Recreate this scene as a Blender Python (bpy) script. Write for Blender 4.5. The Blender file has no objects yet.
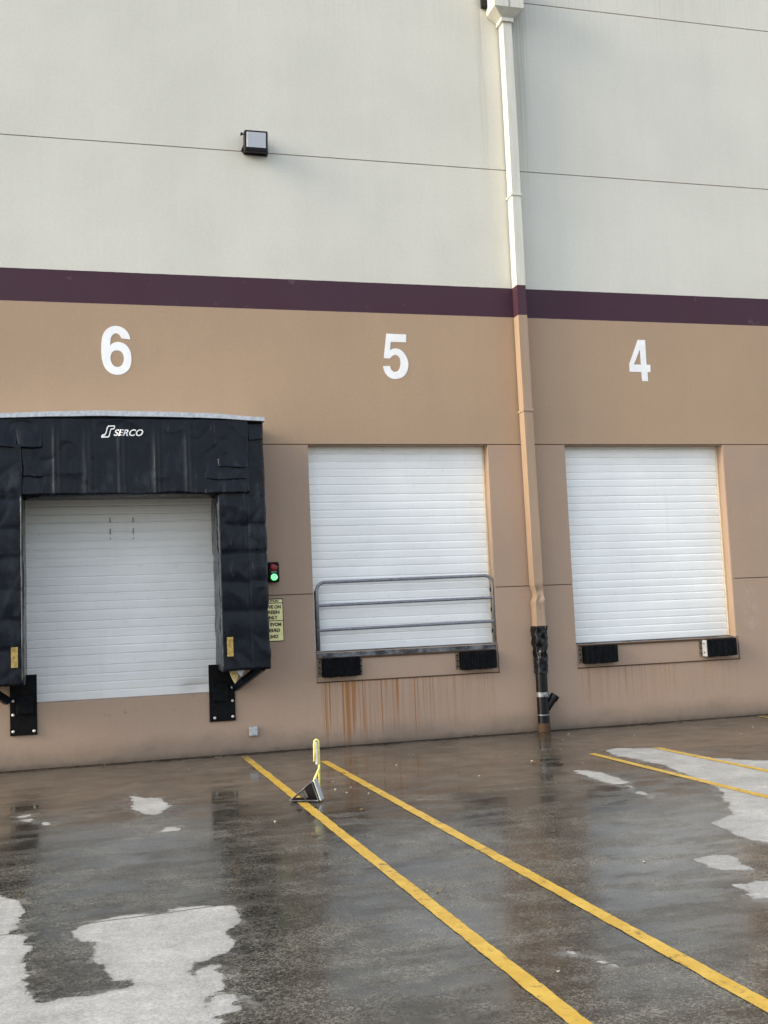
import bpy, bmesh, math, random
import numpy as np
from mathutils import Vector, Matrix, noise as mnoise
R = math.radians
random.seed(7)
SC = bpy.context.scene
COL = SC.collection

# ------------------------------------------------------------------ node helper
class G:
    def __init__(s, name):
        s.mat = bpy.data.materials.new(name); s.mat.use_nodes = True
        s.t = s.mat.node_tree; s.t.nodes.clear()
        s.out = s.t.nodes.new('ShaderNodeOutputMaterial')
        s.p = s.t.nodes.new('ShaderNodeBsdfPrincipled')
        s.t.links.new(s.p.outputs[0], s.out.inputs[0])
    def put(s, sock, v):
        if isinstance(v, bpy.types.NodeSocket): s.t.links.new(v, sock)
        elif isinstance(v, (tuple, list)) and len(v) == 3 and sock.type == 'RGBA': sock.default_value = (*v, 1)
        else: sock.default_value = v
    def set(s, **k):
        for a, v in k.items(): s.put(s.p.inputs[a.replace('_', ' ')], v)
        return s
    def m(s, op, *a):
        n = s.t.nodes.new('ShaderNodeMath'); n.operation = op
        for i, v in enumerate(a): s.put(n.inputs[i], v)
        return n.outputs[0]
    def mul(s, *a):
        r = a[0]
        for v in a[1:]: r = s.m('MULTIPLY', r, v)
        return r
    def add(s, *a):
        r = a[0]
        for v in a[1:]: r = s.m('ADD', r, v)
        return r
    def ss(s, v, a, b, lo=0., hi=1.):
        n = s.t.nodes.new('ShaderNodeMapRange'); n.interpolation_type = 'SMOOTHSTEP'
        s.put(n.inputs[0], v); n.inputs[1].default_value = a; n.inputs[2].default_value = b
        n.inputs[3].default_value = lo; n.inputs[4].default_value = hi
        return n.outputs[0]
    def mix(s, f, a, b, mode='MIX'):
        n = s.t.nodes.new('ShaderNodeMix'); n.data_type = 'RGBA'; n.blend_type = mode
        s.put(n.inputs[0], f); s.put(n.inputs[6], a); s.put(n.inputs[7], b)
        return n.outputs[2]
    def pos(s):
        if not hasattr(s, '_pos'):
            s._pos = s.t.nodes.new('ShaderNodeNewGeometry').outputs['Position']
            x = s.t.nodes.new('ShaderNodeSeparateXYZ'); s.put(x.inputs[0], s._pos); s._xyz = x.outputs
        return s._pos
    def xyz(s): s.pos(); return s._xyz
    def comb(s, x, y, z):
        n = s.t.nodes.new('ShaderNodeCombineXYZ')
        for i, v in enumerate((x, y, z)): s.put(n.inputs[i], v)
        return n.outputs[0]
    def noise(s, scale=1., detail=3., rough=.5, vec=None, dist=0.):
        n = s.t.nodes.new('ShaderNodeTexNoise')
        s.put(n.inputs['Vector'], vec if vec is not None else s.pos())
        n.inputs['Scale'].default_value = scale; n.inputs['Detail'].default_value = detail
        n.inputs['Roughness'].default_value = rough; n.inputs['Distortion'].default_value = dist
        return n.outputs[0]
    def cells(s, scale, rnd=1.):
        n = s.t.nodes.new('ShaderNodeTexVoronoi'); s.put(n.inputs['Vector'], s.pos()); n.inputs['Scale'].default_value = scale
        n.inputs['Randomness'].default_value = rnd
        r = s.t.nodes.new('ShaderNodeSeparateColor'); s.put(r.inputs[0], n.outputs['Color'])
        return r.outputs[0], n.outputs['Distance']
    def scaled(s, a, b, c):
        x = s.xyz()
        return s.comb(s.mul(x[0], a), s.mul(x[1], b), s.mul(x[2], c))
    def bump(s, h, strength=.3, dist=.01, chain=None):
        n = s.t.nodes.new('ShaderNodeBump'); n.inputs['Strength'].default_value = strength
        n.inputs['Distance'].default_value = dist; s.put(n.inputs['Height'], h)
        if chain is not None: s.put(n.inputs['Normal'], chain)
        s.put(s.p.inputs['Normal'], n.outputs[0]); return n.outputs[0]

def simple(name, col, rough=.5, metal=0., var=.15, scale=12., bump=0., bscale=60., spec=.5):
    g = G(name); n = g.noise(scale, 4, .6)
    f = g.ss(n, .3, .7, 1 - var, 1 + var)
    g.set(Base_Color=g.mix(1., col, g.comb(f, f, f), 'MULTIPLY'), Metallic=metal, Specular_IOR_Level=spec,
          Roughness=g.ss(g.noise(scale * 2.3, 3), .3, .7, rough * .8, min(1, rough * 1.2)))
    if bump: g.bump(g.noise(bscale, 4), bump, .004)
    return g.mat

# ------------------------------------------------------------------ materials
def mat_wall():
    g = G('painted_concrete'); x, y, z = g.xyz()
    cream, plum, tan, tanlow = (.61, .605, .545), (.050, .019, .034), (.385, .272, .182), (.375, .270, .200)
    n1 = g.noise(.55, 4, .55); low = g.ss(z, 3.7, 3.9)
    tanc = g.mix(low, tanlow, tan)
    wob = g.mul(g.m('SUBTRACT', g.noise(9., 3), .5), .006)
    zz = g.add(z, wob)
    c = g.mix(g.m('GREATER_THAN', zz, 5.560), tanc, plum)
    c = g.mix(g.m('GREATER_THAN', zz, 5.966), c, cream)
    # patches of fresh paint, broad blotches, water streaks
    f = g.mul(g.ss(n1, .3, .7, .95, 1.04), g.ss(g.noise(1., 5, .65, g.scaled(5, 5, .3)), .3, .75, 1.008, .985),
              g.ss(g.noise(26., 4, .7), .3, .7, .97, 1.03))
    c = g.mix(1., c, g.comb(f, f, f), 'MULTIPLY')
    # scuffed stripe
    sc = g.mul(g.ss(g.noise(3.1, 4, .7), .62, .68), g.mul(g.m('GREATER_THAN', z, 5.58), g.m('LESS_THAN', z, 5.96)))
    c = g.mix(g.mul(sc, .35), c, (.14, .085, .11))
    # runoff stains from the roof drain and the parapet
    def gauss(v, c0, w): return g.m('POWER', 2.718, g.mul(g.m('POWER', g.m('DIVIDE', g.m('SUBTRACT', v, c0), w), 2.), -1.))
    st = g.noise(1., 4, .6, g.scaled(26, 1, .5))
    run = g.mul(g.add(gauss(x, 6.02, .10), g.mul(gauss(x, 5.44, .05), .7)), g.ss(z, 6.6, 9.9), g.ss(st, .3, .65))
    run = g.add(run, g.mul(g.ss(z, 9.1, 10.4), g.ss(st, .45, .8), .35))
    c = g.mix(g.m('MINIMUM', g.mul(run, .5), .8), c, (.20, .185, .15))
    # rust streaks under the dock pits
    stv = g.noise(1., 3, .7, g.scaled(17, 1, .25)); stf = g.noise(1., 2, .5, g.scaled(48, 1, .3))
    def rust(x0, x1, ztop, amt, zlen):
        win = g.mul(g.ss(x, x0, x0 + .05), g.ss(x, x1 - .05, x1, 1, 0))
        fade = g.ss(z, ztop - zlen, ztop, 0, 1)
        ln = g.m('GREATER_THAN', ztop, z)
        s1 = g.ss(g.add(g.mul(stv, .62), g.mul(stf, .38)), .46, .66)
        tip = g.mul(g.noise(1., 3, .7, g.scaled(13, 1, .0)), zlen * 1.5)
        run_ = g.ss(g.add(g.m('SUBTRACT', z, ztop), tip), -.06, .16)
        return g.mul(win, ln, run_, g.m('POWER', fade, .45), s1, amt, 1.15)
    left = g.mul(rust(2.83, 5.22, .80, 1.25, .95), g.ss(x, 3.3, 4.6, 1.1, .38))
    main = g.mul(g.add(g.mul(gauss(x, 3.195, .028), 1.), g.mul(gauss(x, 3.13, .012), .7), g.mul(gauss(x, 2.92, .012), .5), g.mul(gauss(x, 3.42, .014), .5), g.mul(gauss(x, 4.07, .012), .35)), g.m('LESS_THAN', z, .8), g.ss(stf, .2, .6, .5, 1.))
    right = g.mul(rust(6.37, 8.82, .79, .5, .75), g.ss(x, 7.2, 8.2, 1., .4))
    r4 = g.mul(g.add(g.mul(gauss(x, 7.06, .014), .5), g.mul(gauss(x, 7.72, .01), .4)), g.m('LESS_THAN', z, .79), g.ss(z, .25, .8))
    c = g.mix(g.m('MINIMUM', g.add(left, main, right, r4), .85), c, (.30, .118, .024))
    # whitewash scab right of the far door
    wh = g.mul(gauss(x, 9.06, .10), gauss(z, 1.45, .35), g.ss(g.noise(9., 5, .7), .45, .6))
    c = g.mix(g.mul(wh, .5), c, (.42, .36, .32))
    # tyre and bumper scuffs below the near door
    sf = g.mul(g.ss(z, .45, .62), g.ss(z, .72, .8, 1, 0), g.ss(x, -.3, .2), g.ss(x, 1.2, 1.5, 1, 0), g.ss(g.noise(4.6, 5, .7), .61, .68))
    c = g.mix(g.mul(sf, .6), c, (.05, .045, .04))
    # splash dirt along the ground
    d = g.m('SUBTRACT', z, g.mul(g.noise(2.2, 5, .7), .35))
    c = g.mix(g.ss(d, -.17, .16, .72, 0), c, (.15, .12, .095))
    c = g.mix(g.ss(g.m('SUBTRACT', z, g.mul(g.noise(5., 5, .75), .13)), -.10, .02, .6, 0), c, (.03, .026, .02))
    slot = g.mul(g.m('GREATER_THAN', y, .009), g.m('LESS_THAN', y, .016))          # sealant in the panel joints
    c = g.mix(g.mul(slot, .8), c, g.mix(g.m('GREATER_THAN', z, 5.), (.13, .085, .06), (.40, .31, .26)))
    g.set(Base_Color=c, Roughness=g.ss(n1, .3, .7, .62, .8), Specular_IOR_Level=.35)
    b = g.bump(g.noise(70., 4, .6), .25, .004)
    g.bump(g.noise(2.5, 3), .2, .02, b)
    return g.mat

def mat_ground():
    g = G('wet_asphalt'); x, y, z = g.xyz()
    at = g.t.nodes.new('ShaderNodeAttribute'); at.attribute_name = 'dry_and_glint'
    rag = g.add(g.mul(g.m('SUBTRACT', g.noise(7., 5, .62), .5), .16), g.mul(g.m('SUBTRACT', g.noise(60., 3, .6), .5), .035))
    sd = g.add(at.outputs['Fac'], g.mul(rag, 1.15))
    dry_and_glint = g.m('MAXIMUM', g.ss(sd, -.004, .012), g.mul(g.ss(sd, -.11, .0), g.ss(g.noise(5., 5, .7), .46, .62), .42))   # damp fringe in places
    rim = g.ss(sd, -.22, .0)                       # damp rim around a dry patch
    (v1, d1), (v2, d2), (v3, d3) = g.cells(125.), g.cells(75.), g.cells(230.)
    agg = g.add(g.mul(v1, .45), g.mul(v2, .30), g.mul(v3, .25)); agg2 = v2
    blot = g.noise(.9, 5, .6); fine = g.noise(9., 5, .65)
    wipe = g.noise(1., 4, .65, g.scaled(1.1, 9., 1.))
    # silt-brown strip by the wall, grey film farther out
    near = g.ss(g.add(y, g.mul(blot, 2.)), -4.2, -.6)
    wet = g.mix(near, (.040, .040, .0355), (.056, .049, .039))
    thin = g.ss(g.add(g.mul(y, -1.), g.mul(blot, 2.6), g.mul(fine, .8)), 4.2, 8.6)
    mot = g.noise(2.6, 6, .65); pud = g.noise(1., 6, .6, g.scaled(1.3, 3.2, 1.))
    stone = g.ss(agg, .30, .85)
    wet = g.mix(g.mul(thin, .85), wet, g.mix(stone, (.026, .026, .023), (.080, .080, .072)))
    f = g.mul(g.ss(blot, .3, .7, .72, 1.25), g.ss(mot, .32, .68, .62, 1.36), g.ss(pud, .40, .60, .88, 1.14), g.ss(fine, .3, .7, .82, 1.2), g.ss(wipe, .3, .7, .8, 1.2), g.ss(agg, .2, .8, .75, 1.25))
    wet = g.mix(1., wet, g.comb(f, f, f), 'MULTIPLY')
    fd = g.mul(g.ss(agg, .2, .8, .80, 1.17), g.ss(sd, .0, .06, .88, 1.0), g.ss(fine, .3, .7, .90, 1.08), g.ss(g.noise(2.2, 5, .7), .3, .7, .9, 1.1), g.ss(mot, .34, .68, .90, 1.06))
    dc = g.mix(1., (.255, .266, .276), g.comb(fd, fd, fd), 'MULTIPLY')
    # tyre marks faint on the dry concrete
    tm = g.mul(g.ss(g.noise(1., 3, .6, g.scaled(5., .5, 1.)), .58, .66), .22)
    dc = g.mix(tm, dc, (.14, .14, .14))
    col = g.mix(dry_and_glint, wet, dc)
    # construction joint parallel to the wall, oily stains, bumper reflections painted dark
    wv = g.mul(g.m('SUBTRACT', g.noise(2.5, 4), .5), .05)
    jl = g.m('ABSOLUTE', g.add(y, 7.165, wv, g.mul(x, -.09)))
    jm = g.mul(g.ss(jl, .004, .013, 1, 0), g.ss(x, .9, 1.3, 1, 0))
    col = g.mix(g.mul(jm, .8), col, (.02, .02, .02))
    def spot(cx, cy, rx, ry, k=.8):
        dx = g.m('DIVIDE', g.m('SUBTRACT', x, cx), rx); dy = g.m('DIVIDE', g.m('SUBTRACT', y, cy), ry)
        r2 = g.add(g.mul(dx, dx), g.mul(dy, dy), g.mul(g.m('SUBTRACT', g.noise(5., 5, .7), .5), 2.4))
        return g.mul(g.ss(r2, .5, 1.15, 1, 0), k)
    oil_refl = g.m('MINIMUM', g.add(spot(4.02, -5.45, .17, .17, .4), spot(2.95, -5.6, .26, .12, .6), spot(2.0, -6.6, .35, .05, .9),  # some of these spots are bumper reflections painted dark
                               spot(3.2, -4.45, .16, .4, .7), spot(2.42, -4.45, .35, .35, .55)), 1.)
    col = g.mix(oil_refl, col, (.010, .010, .010))
    dirt = g.mul(g.ss(g.add(y, g.mul(g.noise(3., 6, .75), .75)), .02, .34), .9)
    col = g.mix(dirt, col, (.022, .018, .014))
    # film of water: smooth where deep, stones poking through where thin
    deep = g.ss(g.add(blot, g.mul(wipe, .5)), .62, .86)
    poke = g.mul(g.ss(agg, .45, .75), g.ss(thin, 0, 1, .12, .9))
    rw = g.add(g.ss(thin, 0, 1, .018, .05), g.mul(poke, .26), g.mul(g.m('SUBTRACT', 1., deep), .035), g.mul(rim, .05), g.mul(g.ss(pud, .44, .56), .19))
    rw = g.m('MAXIMUM', rw, g.mul(dirt, .75))
    rw = g.mix(dry_and_glint, g.comb(rw, rw, rw), (.85, .85, .85)); spec = g.mul(g.ss(dry_and_glint, 0, 1, .5, .3), g.ss(dirt, .1, .8, 1., .15))
    g.set(Base_Color=col, Roughness=rw, Specular_IOR_Level=spec, IOR=1.55)
    amt = g.add(g.mul(dry_and_glint, .35), g.mul(g.m('SUBTRACT', 1., dry_and_glint), g.ss(thin, 0, 1, .010, .06)))
    b1 = g.t.nodes.new('ShaderNodeBump'); b1.inputs['Distance'].default_value = .004
    g.put(b1.inputs['Height'], agg); g.put(b1.inputs['Strength'], amt)
    b2 = g.t.nodes.new('ShaderNodeBump'); b2.inputs['Distance'].default_value = .010; b2.inputs['Strength'].default_value = .05
    g.put(b2.inputs['Height'], g.noise(3., 3, .5)); g.put(b2.inputs['Normal'], b1.outputs[0])
    g.put(g.p.inputs['Normal'], b2.outputs[0])
    return g.mat

def mat_line():
    g = G('yellow_road_paint'); x, y, z = g.xyz()
    wear = g.noise(16., 5, .75); big = g.noise(1.6, 4, .6); agg = g.noise(150., 3, .7)
    far = g.ss(y, -1.2, -.4)
    c = g.mix(g.ss(g.noise(5., 4, .6), .35, .7), (.365, .24, .034), (.46, .325, .065))
    c = g.mix(g.mul(g.ss(agg, .35, .7), .35), c, (.28, .18, .03))
    k = g.add(wear, g.mul(g.m('SUBTRACT', big, .5), .45), g.mul(far, .12))
    c = g.mix(g.mul(g.ss(k, .57, .66), .8), c, (.085, .068, .042))
    c = g.mix(g.mul(g.ss(g.noise(34., 4, .7), .58, .66), .45), c, (.10, .07, .03))
    g.set(Base_Color=c, Roughness=g.ss(wear, .3, .7, .28, .55), Specular_IOR_Level=.3)
    g.bump(agg, .25, .003)
    return g.mat

def mat_door():
    g = G('white_door_enamel'); x, y, z = g.xyz()
    n = g.noise(.9, 4, .6)
    f = g.mul(g.ss(n, .3, .7, .95, 1.03), g.ss(g.noise(1., 4, .6, g.scaled(.5, 1, 14.)), .3, .7, .96, 1.03))
    c = g.mix(1., (.86, .875, .87), g.comb(f, f, f), 'MULTIPLY')
    low = g.ss(g.add(z, g.mul(g.noise(2., 4, .7), .5)), 1.0, 1.9, .16, 0.)
    c = g.mix(low, c, (.36, .34, .30))
    dirt = g.mul(g.ss(g.noise(11., 5, .75), .58, .72), .22)
    c = g.mix(dirt, c, (.42, .40, .36))
    sm = g.mul(g.ss(g.noise(1., 4, .65, g.scaled(9, 1, .5)), .55, .8), .12)
    c = g.mix(sm, c, (.45, .44, .40))
    g.set(Base_Color=c, Roughness=g.ss(n, .3, .7, .34, .5), Specular_IOR_Level=.4)
    g.bump(g.noise(5., 2), .08, .01)
    return g.mat

def mat_vinyl():
    g = G('black_vinyl'); x, y, z = g.xyz()
    n = g.noise(5., 5, .65); sm = g.noise(1., 5, .7, g.scaled(6, 6, 1.6))
    c = g.mix(g.ss(n, .35, .75), (.002, .0035, .008), (.005, .008, .016))
    c = g.mix(g.mul(g.ss(sm, .48, .72), g.ss(n, .3, .6), g.ss(z, 3.15, 3.75, .75, .12), g.ss(z, 3.0, 3.12, .35, 1.)), c, (.050, .057, .070))     # chalky scuffing
    scr = g.mul(g.ss(g.noise(1., 4, .7, g.scaled(30, 30, 2.5)), .64, .74), .30)
    c = g.mix(scr, c, (.11, .115, .125))
    g.set(Base_Color=c, Roughness=g.ss(n, .3, .7, .16, .36), Specular_IOR_Level=.22)
    b = g.bump(g.noise(5., 4, .55), .30, .02)
    g.bump(g.noise(160., 2), .12, .002, b)
    return g.mat

def mat_downspout():
    g = G('painted_downspout_metal'); x, y, z = g.xyz()
    cream, plum, tan = (.60, .60, .54), (.055, .021, .036), (.345, .25, .178)
    c = g.mix(g.m('GREATER_THAN', z, 5.545), tan, plum); c = g.mix(g.m('GREATER_THAN', z, 5.957), c, cream)
    f = g.ss(g.noise(1., 4, .6, g.scaled(20, 20, 1.2)), .3, .7, .92, 1.05)
    c = g.mix(1., c, g.comb(f, f, f), 'MULTIPLY')
    c = g.mix(g.mul(g.ss(g.noise(18., 5, .7), .62, .72), .3), c, (.22, .14, .08))
    g.set(Base_Color=c, Roughness=.5, Specular_IOR_Level=.3)
    g.bump(g.noise(6., 3), .25, .01)
    return g.mat

def mat_galv(name, base, rough, rust=.0):
    g = G(name); n = g.noise(22., 4, .7)
    c = g.mix(g.ss(n, .3, .7), tuple(v * .75 for v in base), tuple(v * 1.15 for v in base))
    if rust: c = g.mix(g.mul(g.ss(g.noise(6., 5, .75), .5, .68), rust), c, (.16, .065, .022))
    g.set(Base_Color=c, Metallic=.55, Roughness=g.ss(n, .3, .7, rough * .8, rough * 1.2)); g.bump(g.noise(40., 3), .1, .002)
    return g.mat

M = {}
M['wall'] = mat_wall(); M['ground'] = mat_ground(); M['line'] = mat_line(); M['door'] = mat_door()
M['vinyl'] = mat_vinyl(); M['spout'] = mat_downspout()
M['white_paint'] = simple('white_number_paint', (.86, .87, .88), .5, 0, .05, 7., .1)
M['worn'] = simple('chalky_worn_vinyl', (.04, .047, .055), .6, 0, .6, 9., .3)
M['rubber'] = simple('black_rubber', (.004, .005, .007), .75, 0, .4, 14., .3, 40., .12)
M['blacksteel'] = simple('black_painted_steel', (.003, .003, .0035), .6, .0, .4, 10., .2, 50., .14)
M['plate'] = simple('weathered_tan_plate', (.15, .115, .085), .7, .0, .4, 30., .2, 50.)
M['galv'] = mat_galv('galvanised_tube', (.25, .26, .285), .4, .12)
g = G('worn_leveler_steel'); n_ = g.noise(5., 5, .7)
g.set(Base_Color=g.mix(g.mul(g.ss(g.noise(9., 5, .75), .56, .7), .5), g.mix(g.ss(n_, .38, .64), (.035, .038, .045), (.19, .20, .21)), (.10, .055, .03)), Metallic=.4, Roughness=g.ss(n_, .3, .7, .65, .4)); M['lip'] = g.mat
M['angle'] = mat_galv('rusty_steel_angle', (.10, .06, .035), .8, .9)
M['bolt'] = simple('zinc_bolt', (.62, .62, .62), .35, .4, .1)
M['cap'] = mat_galv('pale_flashing_metal', (.50, .52, .56), .4, .03)
M['plastic'] = simple('shiny_black_plastic_film', (.002, .0025, .004), .13, 0, .2, 8., .5, 22., .28)
M['pvc'] = simple('black_drain_pipe', (.003, .003, .004), .35, 0, .3, 8., .1, 60., .25)
M['tape'] = simple('black_tape', (.007, .008, .013), .25, 0, .3, 20., .6, 30., .3)
M['seal'] = simple('cream_door_trim', (.62, .50, .34), .5, 0, .1)
M['darkseal'] = simple('dark_rubber_seal', (.05, .05, .048), .7, 0, .3)
M['housing'] = simple('black_lamp_housing', (.006, .006, .008), .4, 0, .2, 12., 0., 60., .25)
M['yellow'] = simple('yellow_steel_paint', (.72, .66, .20), .45, 0, .12, 25., .1)
M['paleplate'] = simple('pale_grey_plate', (.55, .56, .58), .5, 0, .15, 30.)
M['boxgrey'] = simple('pale_grey_box_plastic', (.40, .42, .44), .5, 0, .12, 30.)
M['signyellow'] = simple('faded_yellow_sign', (.90, .83, .40), .45, 0, .06, 15.)
M['signblack'] = simple('black_sign_ink', (.012, .012, .010), .5, 0, .1)
M['tag'] = simple('orange_yellow_tag', (.34, .23, .065), .5, 0, .4, 25.)
M['foam'] = simple('torn_foam', (.50, .42, .20), .9, 0, .4, 40., .6)
M['roof'] = simple('roof_membrane', (.4, .4, .4), .8, 0, .1)
M['pebble'] = simple('pale_grit', (.26, .25, .22), .7, 0, .4, 60.)
M['leaf'] = simple('wet_brown_leaf', (.16, .10, .035), .5, 0, .4, 60.)
g = G('floodlight_glass'); g.set(Base_Color=(.45, .48, .55), Roughness=.15, Specular_IOR_Level=.8); M['lens'] = g.mat
g = G('unlit_red_lens'); g.set(Base_Color=(.30, .010, .020), Roughness=.25); M['red'] = g.mat
g = G('lit_green_lens'); g.set(Base_Color=(.01, .35, .06), Roughness=.3, Emission_Color=(.02, 1., .16), Emission_Strength=.05); M['green'] = g.mat
g = G('lit_green_led'); g.set(Base_Color=(.2, .8, .3), Roughness=.3, Emission_Color=(.25, 1., .38), Emission_Strength=.35); M['led'] = g.mat

# ------------------------------------------------------------------ mesh helpers
ORG = {}
def obj(name, bm, mat, parent=None, smooth=False, loc=None):
    off = ORG[parent.name] if parent else Vector(loc or (0, 0, 0))
    if off.length: bmesh.ops.translate(bm, vec=-off, verts=bm.verts)
    bmesh.ops.recalc_face_normals(bm, faces=bm.faces)
    me = bpy.data.meshes.new(name); bm.to_mesh(me); bm.free()
    me.materials.append(mat)
    if smooth:
        for p in me.polygons: p.use_smooth = True
        if smooth != 'all':
            try: me.set_sharp_from_angle(angle=R(38))
            except Exception: pass
    o = bpy.data.objects.new(name, me); COL.objects.link(o)
    if parent: o.parent = parent
    else: o.location = off
    ORG[o.name] = off
    return o
def thing(name, label, cat, loc, group=None):
    o = bpy.data.objects.new(name, None); COL.objects.link(o); o.location = loc; o.empty_display_size = .2
    ORG[o.name] = Vector(loc); return tag(o, label, cat, group)
def tag(o, label, cat, group=None):
    o['label'] = label; o['category'] = cat
    if group: o['group'] = group
    return o
def structure(o): o['kind'] = 'structure'; return o
def BM(): return bmesh.new()
def merge(bm, other):
    me = bpy.data.meshes.new('tmp'); other.to_mesh(me); other.free(); bm.from_mesh(me); bpy.data.meshes.remove(me)
def box(bm, x0, x1, y0, y1, z0, z1, bev=0., seg=2, mtx=None):
    b = bmesh.new(); bmesh.ops.create_cube(b, size=1.)
    bmesh.ops.scale(b, vec=(x1 - x0, y1 - y0, z1 - z0), verts=b.verts)
    bmesh.ops.translate(b, vec=((x0 + x1) / 2, (y0 + y1) / 2, (z0 + z1) / 2), verts=b.verts)
    if bev: bmesh.ops.bevel(b, geom=b.edges[:], offset=bev, segments=seg, affect='EDGES', profile=.5)
    if mtx is not None: bmesh.ops.transform(b, matrix=mtx, verts=b.verts)
    merge(bm, b); return bm
def prism(bm, pts, axis, a, b):
    """closed outline pts extruded along axis from a to b"""
    def P(p, t):
        if axis == 'x': return (t, p[0], p[1])
        if axis == 'y': return (p[0], t, p[1])
        return (p[0], p[1], t)
    A = [bm.verts.new(P(p, a)) for p in pts]; B = [bm.verts.new(P(p, b)) for p in pts]
    bm.faces.new(A); bm.faces.new(B[::-1]); n = len(pts)
    for i in range(n): bm.faces.new((A[i], A[(i + 1) % n], B[(i + 1) % n], B[i]))
    return bm
def tube(bm, pts, r, n=12, closed=False):
    pts = [Vector(p) for p in pts]; rings = []; rr = r if isinstance(r, (list, tuple)) else [r] * len(pts)
    t0 = (pts[1] - pts[0]).normalized(); up = Vector((0, 0, 1)) if abs(t0.z) < .9 else Vector((0, 1, 0))
    u = t0.cross(up).normalized()
    for i, p in enumerate(pts):
        a = pts[max(i - 1, 0)]; b = pts[min(i + 1, len(pts) - 1)]; t = (b - a).normalized()
        u = (u - t * u.dot(t)).normalized(); v = t.cross(u)
        rings.append([bm.verts.new(p + (u * math.cos(k * 2 * math.pi / n) + v * math.sin(k * 2 * math.pi / n)) * rr[i]) for k in range(n)])
    for i in range(len(rings) - 1):
        for k in range(n): bm.faces.new((rings[i][k], rings[i][(k + 1) % n], rings[i + 1][(k + 1) % n], rings[i + 1][k]))
    bm.faces.new(rings[0][::-1]); bm.faces.new(rings[-1]); return bm
def disc(bm, c, r, depth, n=20):
    tube(bm, [c, (c[0], c[1] - depth, c[2])], r, n)
    return bm
def arc(c, r, a0, a1, n, plane='xz', k=0):
    o = []
    for i in range(n + 1):
        a = R(a0 + (a1 - a0) * i / n); o.append((c[0] + r * math.cos(a), k, c[1] + r * math.sin(a)))
    return o
def catmull(items, n=5):
    """items: (x, y) smooth, (x, y, 1) corner; closed"""
    out = []; N = len(items)
    for i in range(N):
        p1, p2 = items[i], items[(i + 1) % N]
        p0 = p1 if len(p1) > 2 else items[i - 1]; p3 = p2 if len(p2) > 2 else items[(i + 2) % N]
        for k in range(n):
            t = k / n
            out.append(tuple(.5 * (2 * p1[a] + (p2[a] - p0[a]) * t + (2 * p0[a] - 5 * p1[a] + 4 * p2[a] - p3[a]) * t * t + (3 * p1[a] - p0[a] - 3 * p2[a] + p3[a]) * t ** 3) for a in (0, 1)))
    return out
def flat_shape(loops, thick):
    """2D outlines (x, z) with holes -> bmesh plate facing -Y, back at y = 0"""
    cu = bpy.data.curves.new('tmp', 'CURVE'); cu.dimensions = '2D'; cu.fill_mode = 'BOTH'; cu.extrude = thick / 2
    for L in loops:
        sp = cu.splines.new('POLY'); sp.points.add(len(L) - 1); sp.use_cyclic_u = True
        for p, q in zip(sp.points, L): p.co = (q[0], q[1], 0, 1)
    return curve_bm(cu, thick)
def curve_bm(cu, thick):
    o = bpy.data.objects.new('tmp', cu); COL.objects.link(o)
    dg = bpy.context.evaluated_depsgraph_get(); me = bpy.data.meshes.new_from_object(o.evaluated_get(dg))
    bm = bmesh.new(); bm.from_mesh(me); bpy.data.objects.remove(o); bpy.data.curves.remove(cu); bpy.data.meshes.remove(me)
    for v in bm.verts: x, y, z = v.co; v.co = (x, -z - thick / 2, y)
    return bm
def text_bm(s, height, thick=.002, shear=0., bold=0., xs=1., mirror=False, width=None):
    cu = bpy.data.curves.new('tmp', 'FONT'); cu.body = s; cu.align_x = 'CENTER'; cu.size = 1.; cu.shear = shear; cu.offset = bold; cu.extrude = 0
    cu.dimensions = '2D'; cu.fill_mode = 'BOTH'; cu.extrude = .01
    bm = curve_bm(cu, .02)
    X = [v.co.x for v in bm.verts]; Z = [v.co.z for v in bm.verts]; h = max(Z) - min(Z); cx = (max(X) + min(X)) / 2
    k = height / h; kx = (width / (max(X) - min(X))) if width else k * xs
    for v in bm.verts:
        v.co = ((v.co.x - cx) * kx * (-1 if mirror else 1), v.co.y / .02 * thick, (v.co.z - min(Z)) * k)
    return bm
def nz(x, y, z): return mnoise.noise((x, y, z))

# ------------------------------------------------------------------ layout
DOORX = (.46, 4.02, 7.58); HALF = 1.222; TOPZ = 3.8055
SILL = (.752, 1.170, 1.100)
Z0, Z1, Z2, Z3, Z4, Z5 = 10.11, 7.635, 5.966, 5.577, 3.812, 1.909

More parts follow.
